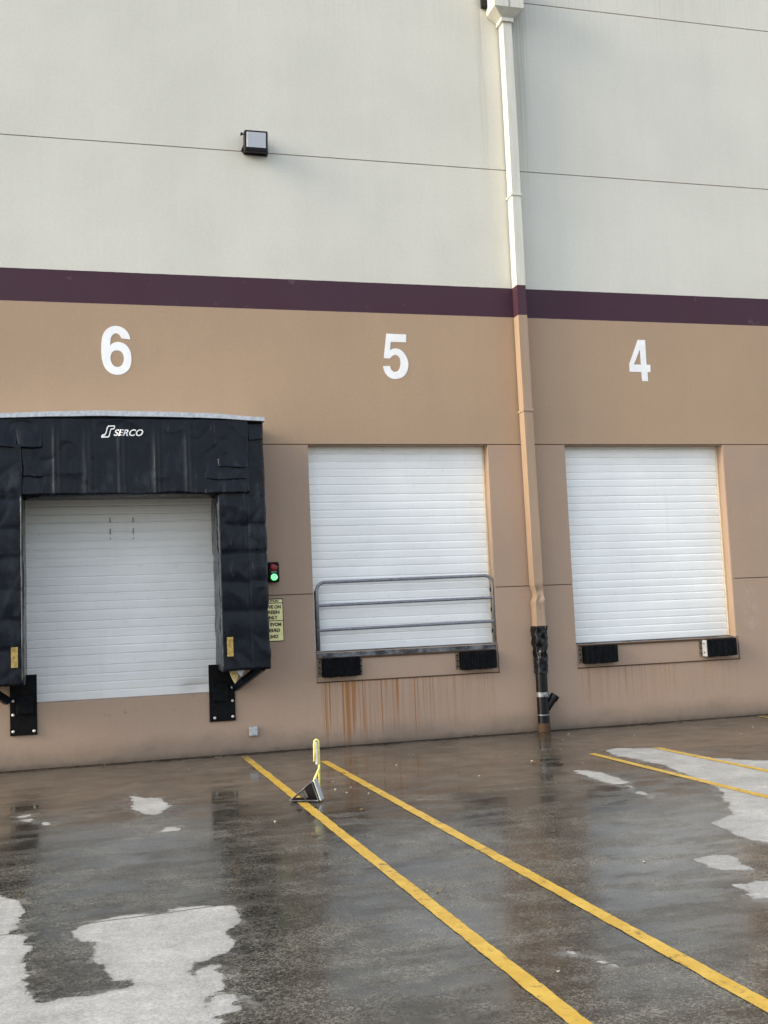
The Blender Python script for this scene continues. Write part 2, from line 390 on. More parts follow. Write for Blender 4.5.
# ------------------------------------------------------------------ ground
def ground():
    P = [
     [(-1.3,-5.6),(-.779,-5.967),(-.516,-6.273),(-.45,-6.391),(-.389,-6.436),(-.393,-6.543),(-.341,-6.728),(-.346,-6.916),(-.38,-7.116),(-.391,-7.213),(-.294,-7.29),(-.303,-7.446),(-.274,-7.551),(-.312,-7.767),(-.27,-8.),(-.281,-8.071),(-.259,-8.25),(-.197,-8.377),(-.091,-8.389),(.038,-8.374),(.155,-8.352),(.194,-8.296),(.173,-8.248),(.07,-8.219),(.09,-8.101),(.059,-7.954),(0,-7.846),(.038,-7.717),(.023,-7.558),(-.061,-7.445),(-.074,-7.253),(-.018,-7.208),(.054,-7.098),(.145,-7.087),(.292,-7.094),(.421,-7.115),(.435,-7.045),(.522,-7.022),(.634,-7.058),(.797,-7.133),(.805,-7.438),(.738,-7.582),(.685,-7.691),(.714,-7.831),(.694,-7.914),(.633,-8.005),(.555,-8.113),(.473,-8.137),(.456,-8.256),(.467,-8.362),(.493,-8.479),(.522,-8.576),(.482,-8.671),(.462,-8.77),(.497,-8.887),(.577,-8.907),(.503,-8.949),(.349,-9.313),(.2,-9.9),(-.6,-10.4),(-1.4,-9.8)],
     [(.494,-8.247),(.538,-8.197),(.574,-8.358),(.551,-8.422),(.582,-8.483),(.538,-8.536),(.496,-8.374)],
     [(.533,-8.58),(.583,-8.646),(.578,-8.797),(.506,-8.809),(.484,-8.758)],
     [(.409,-2.613),(.522,-2.873),(.656,-2.951),(.735,-3.461),(.637,-3.688),(.574,-3.868),(.488,-3.785),(.389,-3.457)],
     [(.602,-4.506),(.673,-4.513),(.699,-4.678),(.597,-4.654)],
     [(-.565,-3.349),(-.471,-3.257),(-.506,-3.416)],[(-.519,-3.548),(-.456,-3.478),(-.455,-3.616)],[(-.357,-3.703),(-.289,-3.871),(-.323,-3.918)],
     [(5.565,-2.259),(5.779,-2.136),(6.172,-2.412),(6.163,-2.672),(6.172,-3.241),(6.359,-3.656),(6.558,-3.845),(6.932,-4.488),(6.6,-6.9),(5.4,-7.2),(4.5,-7.12),(4.324,-7.077),(4.294,-6.947),(4.293,-6.682),(4.375,-6.307),(4.544,-6.188),(4.702,-6.113),(4.812,-5.835),(4.895,-5.751),(4.992,-5.484),(5.156,-5.252),(5.246,-4.976),(5.415,-4.256),(5.53,-3.579),(5.539,-3.17),(5.469,-2.737)],
     [(4.669,-3.47),(4.746,-3.669),(4.763,-4.037),(4.71,-4.318),(4.623,-4.373),(4.609,-4.146),(4.638,-3.819)],
     [(4.641,-4.553),(4.656,-4.603),(4.608,-4.675)],[(4.579,-4.817),(4.58,-5.12),(4.542,-5.134),(4.551,-4.897)],
     [(3.699,-7.28),(3.817,-7.23),(3.893,-7.268),(3.829,-7.481),(3.804,-7.61),(3.712,-7.586),(3.669,-7.505)],
     [(3.511,-7.898),(3.575,-7.903),(3.557,-7.964),(3.667,-7.884),(3.755,-7.899),(4.006,-7.975),(3.684,-8.405),(3.514,-8.249),(3.468,-8.212),(3.464,-8.121),(3.51,-8.069),(3.523,-7.982)],
     [(2.169,-8.593),(2.189,-8.59),(2.172,-8.664),(2.199,-8.693),(2.159,-8.693)],[(2.223,-8.815),(2.265,-8.886),(2.264,-8.928),(2.237,-8.906)],  # from here on: tiny puddle glints painted in as pale patches
     [(1.987,-9.008),(2.002,-9.028),(1.979,-9.043)],
    ]
    def axis(a, b, step, lo, hi):
        return list(lo) + list(np.arange(a, b + 1e-6, step)) + list(hi)
    xs = axis(-1.6, 7.4, .03, [-200, -80, -40, -20, -10, -5, -3, -2], [8, 9, 11, 15, 22, 45, 90, 200])
    ys = axis(-10.6, -1.6, .03, [-200, -80, -40, -25, -18, -14, -12], [-1.2, -.8, -.4, 0, .3])
    X, Y = np.meshgrid(np.array(xs), np.array(ys), indexing='ij'); sd = np.full(X.shape, -1.5)
    for poly in P:
        p = np.array(poly); lo = p.min(0) - .5; hi = p.max(0) + .5
        m = (X > lo[0]) & (X < hi[0]) & (Y > lo[1]) & (Y < hi[1]); x = X[m]; y = Y[m]
        d = np.full(x.shape, 9.); ins = np.zeros(x.shape, bool)
        for i in range(len(p)):
            ax, ay = p[i]; bx, by = p[(i + 1) % len(p)]; ex, ey = bx - ax, by - ay
            t = np.clip(((x - ax) * ex + (y - ay) * ey) / (ex * ex + ey * ey), 0, 1)
            d = np.minimum(d, np.hypot(x - ax - t * ex, y - ay - t * ey))
            c = ((ay > y) != (by > y))
            with np.errstate(divide='ignore', invalid='ignore'): xi = ax + (y - ay) * ex / (ey if ey else 1e-9)
            ins ^= c & (x < xi)
        s = np.where(ins, d, -d)
        area = abs(np.sum(p[:, 0] * np.roll(p[:, 1], -1) - p[:, 1] * np.roll(p[:, 0], -1))) / 2
        if area < .15: s = s + min(.05, .5 * math.sqrt(area) * .35)     # keeps small patches alive through the ragged edge noise
        sd[m] = np.maximum(sd[m], s)
    nx, ny = X.shape
    co = np.stack([X, Y, np.zeros_like(X)], -1).reshape(-1, 3)
    idx = np.arange(nx * ny).reshape(nx, ny)
    f = np.stack([idx[:-1, :-1], idx[1:, :-1], idx[1:, 1:], idx[:-1, 1:]], -1).reshape(-1, 4)
    me = bpy.data.meshes.new('ground'); me.from_pydata(co.tolist(), [], f.tolist())
    a = me.attributes.new('dry_and_glint', 'FLOAT', 'POINT'); a.data.foreach_set('value', np.clip(sd, -1.5, 1.5).astype(np.float32).ravel())
    me.materials.append(M['ground']); o = bpy.data.objects.new('ground', me); COL.objects.link(o); structure(o)
ground()
def stripe(x, y0, y1, w=.086):
    bm = BM(); n = 500
    rows = []
    for i in range(n + 1):
        y = y0 + (y1 - y0) * (i / n) ** 1.6
        e = [.005 * nz(x * 3, y * 6, s) + .005 * nz(x * 9, y * 31, s) for s in (0, 5)]
        rows.append((bm.verts.new((x - w / 2 + e[0], y, .004)), bm.verts.new((x + w / 2 + e[1], y, .004))))
    for a, b in zip(rows, rows[1:]): bm.faces.new((a[0], b[0], b[1], a[1]))
    o = obj('yellow_bay_line', bm, M['line']); structure(o)
    o.data.flip_normals() if o.data.polygons[0].normal.z < 0 else None
for x, y0 in ((1.824, -.28), (2.58, -1.3), (5.33, -2.42), (6.14, -2.36), (-.97, -.3), (-1.72, -.5), (8.92, -.25), (9.66, -.6)):
    stripe(x, y0, -20.)

# ------------------------------------------------------------------ warehouse
wh = thing('warehouse', 'tall cream and tan warehouse with a plum stripe, white numbers and three white dock doors', 'warehouse', (0, 0, 0))
def wall():
    gw = .0065
    xs = {-14., 30., 5.765, 5.781}; zs = {-.3, 11.2}
    for z in (Z0, Z1, Z4, Z5): zs |= {z - gw, z + gw}
    pits = [(2.812, 5.238, .805, 1.170), (6.368, 8.83, .795, 1.10)]
    ops = [(c - HALF, c + HALF, s, TOPZ) for c, s in zip(DOORX, SILL)]
    for a, b, c, d in ops + pits: xs |= {a, b}; zs |= {c, d}
    for a, b, c, d in pits: xs |= {a - .008, b + .008}; zs |= {c - .010}
    xs = sorted(xs); zs = sorted(zs)
    def depth(x, z):
        for a, b, c, d in ops:
            if a < x < b and c < z < d: return .32
        for a, b, c, d in pits:
            if a < x < b and c < z < d: return .020
            if a - .008 < x < b + .008 and c - .010 < z < d: return .028
        for zz in (Z0, Z1, Z4, Z5):
            if abs(z - zz) < gw:
                if zz == Z5 and (any(a - .10 < x < b + .10 for a, b, c, d in ops[1:])) : return 0.
                return .014
        if abs(x - 5.773) < gw: return .014
        return 0.
    bm = BM(); V = {}
    def v(x, y, z):
        k = (round(x, 5), round(y, 5), round(z, 5))
        if k not in V: V[k] = bm.verts.new(k)
        return V[k]
    nx, nz_ = len(xs) - 1, len(zs) - 1
    D = [[depth((xs[i] + xs[i + 1]) / 2, (zs[j] + zs[j + 1]) / 2) for j in range(nz_)] for i in range(nx)]
    def q(*p):
        try: bm.faces.new([v(*a) for a in p])
        except ValueError: pass
    for i in range(nx):
        for j in range(nz_):
            a, b, c, d = xs[i], xs[i + 1], zs[j], zs[j + 1]; y = D[i][j]
            q((a, y, c), (b, y, c), (b, y, d), (a, y, d))
            if i + 1 < nx and D[i + 1][j] != y: y2 = D[i + 1][j]; q((b, y, c), (b, y2, c), (b, y2, d), (b, y, d))
            if j + 1 < nz_ and D[i][j + 1] != y: y2 = D[i][j + 1]; q((a, y, d), (a, y2, d), (b, y2, d), (b, y, d))
    # return walls and back so that the building is a closed block
    x0, x1, z0, z1, yb = xs[0], xs[-1], zs[0], zs[-1], 30.
    for xx in (x0, x1): q((xx, 0, z0), (xx, yb, z0), (xx, yb, z1), (xx, 0, z1))
    q((x0, yb, z0), (x1, yb, z0), (x1, yb, z1), (x0, yb, z1))
    return obj('wall', bm, M['wall'], wh)
wall()
bm = BM(); box(bm, -13.9, 29.9, .2, 29.9, 10.75, 10.85); obj('roof', bm, M['roof'], wh)
bm = BM(); box(bm, -14.03, 30.03, -.03, .28, 11.203, 11.26, .008); obj('parapet_cap', bm, M['cap'], wh)

# numbers
def digit(ch, cx, ztop, h, w):
    if ch == '6':
        o = [(595,320,1),(575,240),(530,170),(460,118),(370,96),(290,105),(215,145),(160,205),(125,290),(108,400),(104,530),(112,660),(140,770),(190,850),(265,905),(350,925),(440,915),(520,870),(575,800),(603,710),(605,610),(590,520),(545,440),(480,390),(400,368),(330,378),(285,402),(255,435,1),(258,370),(270,300),(300,250),(345,222),(385,228),(420,255),(445,305,1)]
        hl = [(365,512),(310,525),(272,570),(255,640),(268,715),(305,770),(365,795),(425,775),(465,720),(480,650),(468,575),(425,525)]
        L = [catmull(o), catmull(hl)]
    elif ch == '5':
        o = [(183,112,1),(548,128,1),(548,270,1),(262,262,1),(252,412,1),(300,388),(350,380),(420,395),(490,445),(550,530),(583,620),(587,690),(570,780),(525,860),(450,912),(360,930),(270,915),(200,865),(150,790),(125,698,1),(250,695,1),(270,755),(310,795),(350,802),(400,780),(432,720),(443,640),(432,560),(395,515),(350,497),(300,510),(250,562,1),(138,553,1)]
        L = [[(x - (y - 112) * .045, y - (x - 183) * .03) for x, y in catmull(o)]]
    else:
        L = [[(320,112),(478,112),(476,575),(556,575),(552,712),(484,712),(486,883),(357,883),(356,712),(104,712),(108,570)], [(354,290),(357,575),(205,575)]]
    X = [p[0] for l in L for p in l]; Y = [p[1] for l in L for p in l]
    kx = w / (max(X) - min(X)); kz = h / (max(Y) - min(Y)); mx = (max(X) + min(X)) / 2
    L = [[(cx + (p[0] - mx) * kx, ztop - (p[1] - min(Y)) * kz) for p in l] for l in L]
    bm = flat_shape(L, .002)
    bmesh.ops.translate(bm, vec=(0, -.001, 0), verts=bm.verts)
    o = obj('painted_number', bm, M['white_paint'], wh); o['label'] = 'white painted number %s' % ch
digit('6', .447, 5.285, .612, .358); digit('5', 4.014, 5.285, .605, .348); digit('4', 7.578, 5.298, .588, .33)

# sectional doors
def dock_door(cx, z0, z1, label, dent=False, x0=None, x1=None):
    x0 = cx - HALF - .02; x1 = cx + HALF + .02; y = .18
    prof = []                                  # (z, y offset) going up; ribbed steel sections of five flutes
    z = z0; k = 0
    while z < z1 + .1:
        wide = (k % 5 == 4); h = .130 if wide else .101
        d = .010 if wide else .007
        prof += [(z, 0.), (z + .004, -d * .55), (z + h * .45, -d), (z + h - .020, -d * .95), (z + h - .014, .001), (z + h - .003, .010 if wide else .005)]
        z += h; k += 1
    nxs = 28; bm = BM(); G_ = []
    for (pz, py) in prof:
        row = []
        for i in range(nxs + 1):
            px = x0 + (x1 - x0) * i / nxs
            yy = y + py + .0015 * nz(px * 1.3, pz * 1.9, cx)
            if dent:
                ddx = (px - 1.33) / .22; ddz = (pz - .80) / .16; e = ddx * ddx + ddz * ddz
                if e < 1: yy += .045 * (1 - e) ** 2
            row.append(bm.verts.new((px, yy, pz)))
        G_.append(row)
    for a, b in zip(G_, G_[1:]):
        for i in range(nxs): bm.faces.new((a[i], a[i + 1], b[i + 1], b[i]))
    # solid back
    r = bmesh.ops.extrude_face_region(bm, geom=bm.faces[:])
    vs = [e for e in r['geom'] if isinstance(e, bmesh.types.BMVert)]
    for v in vs: v.co.y = y + .05
    d = obj('dock_door', bm, M['door'], wh, smooth=True); d['label'] = label
    bm = BM(); box(bm, x0 + .02, x1 - .02, y - .012, y + .03, z0 - .028, z0 - .002, .006); obj('bottom_seal', bm, M['darkseal'], d)
    for s in (-1, 1):
        xx = cx + s * (HALF - .012); bm = BM(); box(bm, xx - .011, xx + .011, y - .035, y - .012, z0 + .0, z1 + .0, .003); obj('side_seal', bm, M['seal'] if s > 0 else M['door'], d)
    return d
d6 = dock_door(DOORX[0], SILL[0], TOPZ, 'white ribbed dock door under number 6, dented at its lower right corner', True)
d5 = dock_door(DOORX[1], SILL[1] + .01, TOPZ, 'white ribbed dock door under number 5 behind the steel gate')
d4 = dock_door(DOORX[2], SILL[2] + .015, TOPZ, 'clean white ribbed dock door under number 4')
for xx in (.338, .612):
    for zz, hh in ((2.90, .06), (2.76, .075), (2.675, .018)):
        bm = BM(); box(bm, xx - .0045, xx + .0045, .160, .176, zz - hh / 2, zz + hh / 2, .003); obj('handle_stub', bm, M['plate'], d6)
# rusty edge angles below the levelers' pits
for (a, b, z) in ((2.80, 5.25, .798), (6.358, 8.842, .788)):
    bm = BM(); box(bm, a, b, -.012, .033, z - .006, z + .004, .002); obj('pit_edge_angle', bm, M['angle'], wh)

# dock levelers (steel lips at the sills)
def leveler(x0, x1, z0, z1, label):
    t = thing('dock_leveler', label, 'dock leveler', ((x0 + x1) / 2, .05, z0), 'dock levelers at the door sills')
    bm = BM(); prism(bm, [(.012, z0), (.15, z0), (.15, z1), (.05, z1), (.012, z1 - .02)], 'x', x0 + .02, x1 - .02); obj('lip_plate', bm, M['lip'], t)
    bm = BM(); box(bm, x0 + .04, x1 - .04, .0, .011, z0 - .012, z0 + .012, .003); obj('hinge_rod', bm, M['angle'], t)
leveler(DOORX[1] - HALF, DOORX[1] + HALF, 1.092, 1.176, 'worn dark steel leveler lip under the gated door number 5')
leveler(DOORX[2] - HALF, DOORX[2] + HALF, 1.082, 1.108, 'thin dark leveler edge under the door number 4')

# ------------------------------------------------------------------ rubber dock bumpers
def bumper():
    t = thing('dock_bumper', '', 'dock bumper', (0, 0, 0), 'rubber dock bumpers beside the pits')
    bm = BM(); W = .455; n = 26; outline = []
    for i in range(n):                                       # laminated tyre plies, seen as fine vertical ribs
        x0 = -W / 2 + W * i / n; x1 = -W / 2 + W * (i + 1) / n - .0015
        jz = random.uniform(-.005, .005); jy = random.uniform(-.006, .004)
        box(bm, x0, x1, -.128 + jy, -.012, -.118 + jz, .118 + jz, .004, 1)
    box(bm, -W / 2 + .004, W / 2 - .004, -.112, -.014, -.108, .108)
    obj('rubber_pad', bm, M['rubber'], t)
    for s in (-1, 1):
        bm = BM(); xx = s * (W / 2 + .006)
        box(bm, xx - .005, xx + .005, -.118, -.0095, -.112, .112, .001); obj('side_plate', bm, M['blacksteel'], t); bm = BM()
        box(bm, xx + (s * .006 if s > 0 else -.056), xx + (.056 if s > 0 else -.006), -.009, -.001, -.112, .112, .001)
        pl = obj('mount_flange', bm, M['plate'], t)
        for zz in (-.07, 0., .07): obj('bolt', tube(BM(), [(xx + s * .032, -.009, zz), (xx + s * .032, -.018, zz)], .011, 6), M['blacksteel'], pl)
    for zz in (-.06, .06): obj('tie_rod', tube(BM(), [(-W / 2 - .02, -.065, zz), (W / 2 + .02, -.065, zz)], .009, 8), M['blacksteel'], t)
    return t
def copy_tree(o, parent=None):
    c = o.copy(); COL.objects.link(c); c.parent = parent
    for ch in o.children: copy_tree(ch, c)
    return c
b0 = bumper()
for i, (x, z, l) in enumerate(((3.112, .98, 'black rubber bumper under the left end of the steel gate'), (4.938, .975, 'black rubber bumper under the right end of the steel gate'),
                    (6.680, .962, 'black rubber bumper below door 4, nearer the drain pipe'), (8.500, .962, 'black rubber bumper with a bright side plate at the right of door 4'))):
    o = b0 if i == 0 else copy_tree(b0)
    o.location = (x, .02, z); o['label'] = l
    if i == 3:
        for ch in o.children:
            if ch.name.startswith('side_plate') and ch.data.vertices[0].co.x < 0: ch['label'] = 'bright worn side plate'; ch.data = ch.data.copy(); ch.data.materials[0] = M['boxgrey']

# ------------------------------------------------------------------ guard gate across door 5
t = thing('guard_gate', 'grey tubular steel guard gate across the sill of door 5', 'gate', (4.03, .06, 1.176))
xl, xr, zt, zb, r, yy = 2.855, 5.228, 2.050, 1.178, .0215, .055
pts = [(xl, yy, zb)] + arc((xl + .11, zt - .11), .11, 180, 90, 8, k=yy) + arc((xr - .11, zt - .11 + .018), .11, 90, 0, 8, k=yy) + [(xr, yy, zb)]
bm = BM(); tube(bm, pts, r, 14); obj('frame_tube', bm, M['galv'], t, smooth='all')
for za, zb_ in ((1.758, 1.775), (1.447, 1.465)):
    bm = BM(); tube(bm, [(xl, yy, za), (xr, yy, zb_)], .020, 12); obj('cross_rail', bm, M['galv'], t, smooth=True)
for xx, s in ((xl, -1), (xr, 1)):
    bm = BM(); box(bm, xx - .05, xx + .05, yy - .03, yy + .04, 1.1775, 1.188, .002); obj('foot_plate', bm, M['galv'], t)
    px = xx + s * .0
    bm = BM(); tube(bm, [(xx + s * .008, yy + .052, zb), (xx + s * .008, yy + .052, zt - .1)], .016, 10); st = obj('stop_post', bm, M['lip'], t, smooth=True)
    for zz in (1.34, 1.62, 1.88):
        bm = BM(); box(bm, xx - .022, xx + .022, yy + .015, yy + .06, zz - .028, zz + .028, .005); obj('hinge', bm, M['blacksteel'], t)

# ------------------------------------------------------------------ dock shelter round door 6
SX = .46; XO = 1.672; XI = 1.098; YF = -.60; ZB = 1.03; ZH = 3.13; ZT = 4.02
sh = thing('dock_shelter', 'black vinyl dock shelter with pale top flashing framing door 6', 'dock shelter', (SX, 0, ZB))
def pad(x0, x1, z0, z1, yf, yb, fn, nx=26, nzr=90, r=.03):
    """closed fabric pad: cross section loop in x-y, rows in z; fn(x, z, side) = outward push of the fabric"""
    loop = []
    def add_(a, b, n, nrm):
        for i in range(n): t = i / n; loop.append((a[0] + (b[0] - a[0]) * t, a[1] + (b[1] - a[1]) * t, nrm))
    add_((x0, yb), (x0, yf + r), 6, (-1, 0))
    for i in range(4): a = R(180 + 90 * i / 4); loop.append((x0 + r + r * math.cos(a), yf + r + r * math.sin(a), (math.cos(a), math.sin(a))))
    add_((x0 + r, yf), (x1 - r, yf), nx, (0, -1))
    for i in range(4): a = R(270 + 90 * i / 4); loop.append((x1 - r + r * math.cos(a), yf + r + r * math.sin(a), (math.cos(a), math.sin(a))))
    add_((x1, yf + r), (x1, yb), 6, (1, 0)); loop.append((x1, yb, (0, 0)))
    bm = BM(); rows = []
    for j in range(nzr + 1):
        z = z0 + (z1 - z0) * j / nzr; row = []
        for (x, y, n) in loop:
            k = fn(x, z, n) if (n[1] < 0 or n[0] != 0) else 0.
            hem = max(0., 1 - (z - z0) / .12); dz = hem * (.020 * nz(x * 2.4, y * 3, 6.) + .008 * nz(x * 9, y * 5, 2.))
            row.append(bm.verts.new((x + n[0] * k, min(y + n[1] * k, -.004), z + dz)))
        rows.append(row)
    L = len(loop)
    for a, b in zip(rows, rows[1:]):
        for i in range(L): bm.faces.new((a[i], a[(i + 1) % L], b[(i + 1) % L], b[i]))
    bm.faces.new(rows[0][::-1]); bm.faces.new(rows[-1]); return bm
def ridge(x, z, sd, p=3.): return max(0., 1 - abs(nz(x, z, sd)) * 2.6) ** p
def wrinkle(x, z, sd):
    w = .011 * nz(x * 2.2 + sd, z * 1.1, sd) + .004 * nz(x * 6, z * 6, sd * 2)
    w += .021 * ridge(x * 2.1 + z * 1.3, z * 1.5 - x * 1.1, sd + 9, 3) * max(0., nz(x * 1.3, z * 1.3, sd + 20) + .45)
    w -= .017 * ridge(x * 3.4 - z * 1.7, z * 2.3 + x * 1.6, sd + 31, 5) * max(0., nz(x * 1.6, z * 1.1, sd + 40) + .4)
    return w
def leg_fn(sd, s):
    def f(x, z, n):
        ph = ((z - ZB - .37) / .338) % 1.
        above = z > ZB + .37 and z < 3.12
        k = wrinkle(x, z, sd)
        if above: k += (.022 + .010 * nz(x * 2.5, math.floor((z - ZB - .37) / .338) * 3.7, sd)) * max(0., math.sin(math.pi * min(1., ph * 1.02))) ** .45 + .008 * (1 - ph) ** 6 - .014              # overlapping pleats, lower edge proud
        seam = abs(x - (SX + s * 1.44)); k -= .018 * math.exp(-(seam / .012) ** 2)
        if n[0] != 0 and n[1] == 0: k = k * .5 + .010 * nz(z * 2.2, sd, n[0] * 3)
        return k
    return f
def header_y(x, z):
    k = wrinkle(x, z, 3.3) * .6
    for c in (-.27, .07, .455, .85, 1.21):
        k += .056 * math.exp(-((x - c) / .017) ** 2) * min(1, max(0, (3.95 - z) * 5)) * (.8 + .3 * nz(c * 9, z * 3, 1))
        k -= .010 * math.exp(-((x - c - .06) / .03) ** 2)
    k += .012 * nz(x * 2.2, z * .5, 8.) + .045 * max(0, .2 - (z - ZH)) * (nz(x * 4.5, 0, 4.) + .3) 
    return k
for s, sd in ((1, 1.7), (-1, 5.2)):
    a, b = sorted((SX + s * XI, SX + s * XO))
    top = 3.985
    if s < 0: top = 3.70
    lg = obj('leg_pad', pad(a, b, ZB - (.03 if s < 0 else 0), top, YF - (.085 if s < 0 else 0), -.006, leg_fn(sd, s)), M['vinyl'], sh, smooth='all')
    # pale worn inner binding
    bm = BM(); xi = SX + s * (XI + .012)
    pts = [(xi + .004 * nz(1, z * 4, sd), YF - (.107 if s < 0 else .022) - .006 * nz(2, z * 5, sd), z) for z in np.linspace(ZB + .02, 3.10, 40)]
    tube(bm, pts, .012, 8); obj('edge_binding', bm, M['worn'], lg, smooth='all')
    # inspection tag
    bm = BM(); tx = SX + s * 1.195; ty = YF - .045 - (.085 if s < 0 else 0)
    box(bm, tx - .036, tx + .036, ty, ty + .006, 1.20, 1.425, .002); tg = obj('yellow_tag', bm, M['tag'], lg)
    bm = BM(); box(bm, tx - .004, tx + .004, ty - .004, ty + .03, 1.30, 1.31); obj('rivet', bm, M['housing'], tg)
    # strut and fabric return to the wall under the pad
    bm = BM(); P0 = Vector((SX + s * 1.60, -.42, ZB + .02)); P1 = Vector((SX + s * 1.32, -.03, .80))
    tube(bm, [P0, P1], [.055, .05], 6); obj('brace', bm, M['vinyl'], sh)
    if s > 0:
        bm = BM(); prism(bm, [(1.66, 1.05), (1.79, 1.05), (1.755, .90), (1.73, .87), (1.69, .95)], 'y', -.40, -.36); obj('torn_foam', bm, M['foam'], sh)
        bm = BM(); prism(bm, [(1.70, 1.06), (1.86, 1.06), (1.80, .95)], 'y', -.44, -.41); obj('torn_flap', bm, M['cap'], sh)
# header curtain, hung between the legs and in front of their tops
hd = obj('header_curtain', pad(SX - 1.655, SX + 1.475, ZH, ZT - .01, YF - .05, -.02, lambda x, z, n: header_y(x, z), 120, 60, .02), M['vinyl'], sh, smooth='all')
# overlapping patch flaps at the corners of the curtain
def flap(x0, x1, z0, z1, base, sd, part='corner_flap', curl=.022):
    """a loose lap of vinyl: its top edge tucked into the fabric behind, its lower edge standing off"""
    bm = BM(); nx, nn = 22, 16; rows = []
    for j in range(nn + 1):
        row = []
        for i in range(nx + 1):
            u, v = i / nx, j / nn; x = x0 + (x1 - x0) * u; z = z0 + (z1 - z0) * v
            ex = .014 * nz(z * 5, sd, u * 2) * (abs(u - .5) * 2) ** 3; ez = (.022 * nz(x * 4, sd, 1.) + .006 * nz(x * 17, sd, 3.)) * (1 - v) ** 2
            side = (abs(u - .5) * 2) ** 6
            yy = base(x, z) + .004 - curl * (1 - v) ** 1.4 * (1 - side) - .010 * (1 - v) * nz(x * 7, z * 5, sd) - .006 * ridge(x * 4 + z * 3, z * 5, sd, 3) * (1 - v * .8)
            row.append(bm.verts.new((x + ex, yy, z + ez)))
        rows.append(row)
    for a, b in zip(rows, rows[1:]):
        for i in range(nx): bm.faces.new((a[i], a[i + 1], b[i + 1], b[i]))
    r_ = bmesh.ops.extrude_face_region(bm, geom=bm.faces[:])
    for v in r_['geom']:
        if isinstance(v, bmesh.types.BMVert): v.co.y += .003
    return obj(part, bm, M['vinyl'], sh, smooth='all')
hbase = lambda x, z: YF - .05 - header_y(x, max(z, ZH + .02))
lbase = lambda sd, s: (lambda x, z: YF - leg_fn(sd, s)(x, z, (0, -1)))
for k, (z0, z1) in enumerate(((3.125, 3.34), (3.29, 3.47), (3.43, 3.62))):
    flap(SX + (.95 if k < 2 else 1.12), SX + 1.470, z0, z1, hbase, 2. + k)
flap(SX + 1.47, SX + 1.665, 3.76, 3.98, lbase(1.7, 1), 7.)
flap(SX - 1.65, SX - 1.14, 3.66, 3.98, hbase, 9., curl=.075)
flap(SX - 1.16, SX - .87, 3.67, 3.97, hbase, 9.5, curl=.05)
flap(SX - 1.12, SX - .86, 3.13, 3.38, hbase, 11.); flap(SX - 1.11, SX - .87, 3.33, 3.63, hbase, 12.)
# pale flashing on top, slightly arched
bm = BM(); up = []; lo = []
for i in range(31):
    t_ = i / 30; x = SX - XO - .02 + (2 * XO + .03) * t_; a = .062 * (1 - (2 * t_ - 1) ** 2) + .012 * nz(x * 2.3, 0, 3)
    up.append((x, ZT + .013 + a)); lo.append((x, ZT - .032 + a * .75 + .006 * nz(x * 9, 1, 1)))
prism(bm, up + lo[::-1], 'y', YF - .075, -.004); obj('top_flashing', bm, M['cap'], sh)
# filler under the flashing so that no gap opens below the arch
bm = BM(); prism(bm, [(SX - XO + .01, ZT - .06)] + [(x, z - .006) for x, z in lo[1:-1]] + [(SX + XO - .01, ZT - .06)], 'y', YF + .01, -.006); obj('head_board', bm, M['vinyl'], sh)
# maker's lettering on the curtain
def on_header(bm):
    for v in bm.verts: v.co.y = YF - .05 - header_y(v.co.x, v.co.z) - .006 + v.co.y
    return bm
lt = text_bm('SERCO', .078, .002, shear=.32, bold=.018, width=.335)
bmesh.ops.subdivide_edges(lt, edges=lt.edges[:], cuts=1)
bmesh.ops.translate(lt, vec=(.545, 0, 3.803), verts=lt.verts); obj('lettering', on_header(lt), M['white_paint'], sh)
S = [(83,232),(100,212),(140,205),(160,180),(178,130),(200,100),(320,98),(318,130),(300,148),(255,152),(238,190),(222,235),(205,250),(85,252)]
Sx = lambda L: [(.237 + (x - 83) / 16.7 * .0111, 3.928 - (y - 98) / 154 * .145) for x, y in L]
inner = [(112,235),(112,230),(150,222),(176,190),(196,135),(212,115),(302,113),(300,125),(290,135),(245,138),(224,180),(208,225),(196,236)]
em = flat_shape([Sx(S), Sx(inner)], .002); obj('emblem', on_header(em), M['white_paint'], sh)

# steel guard plates on the wall under the shelter
for s, l, x0, x1, z0, z1 in ((1, 'black steel guard plate with bolts under the right leg of the dock shelter', 1.462, 1.775, .405, 1.092), (-1, 'black steel guard plate with bolts under the left leg of the dock shelter', -.832, -.532, .395, 1.088)):
    t = thing('guard_plate', l, 'guard plate', ((x0 + x1) / 2, 0, z0), 'steel guard plates under the dock shelter')
    bm = BM(); box(bm, x0, x1, -.026, -.003, z0, z1, .003); obj('plate', bm, M['blacksteel'], t)
    o_ = x1 - .035 if s > 0 else x0 + .035; i_ = x0 + .06 if s > 0 else x1 - .035
    for bx, bz in ((o_, z0 + .05), (o_, z0 + .24), (o_, z0 + .40), (i_, z0 + .045)):
        bm = BM(); tube(bm, [(bx, -.0262, bz), (bx, -.033, bz), (bx, -.038, bz)], [.017, .017, .010], 10); obj('bolt', bm, M['bolt'], t)
    bm = BM(); xx = (x0 + x1) / 2 - s * .02; box(bm, xx - .095, xx + .095, -.075, -.0265, z0 + .24, z0 + .46, .012); obj('bump_block', bm, M['rubber'], t)

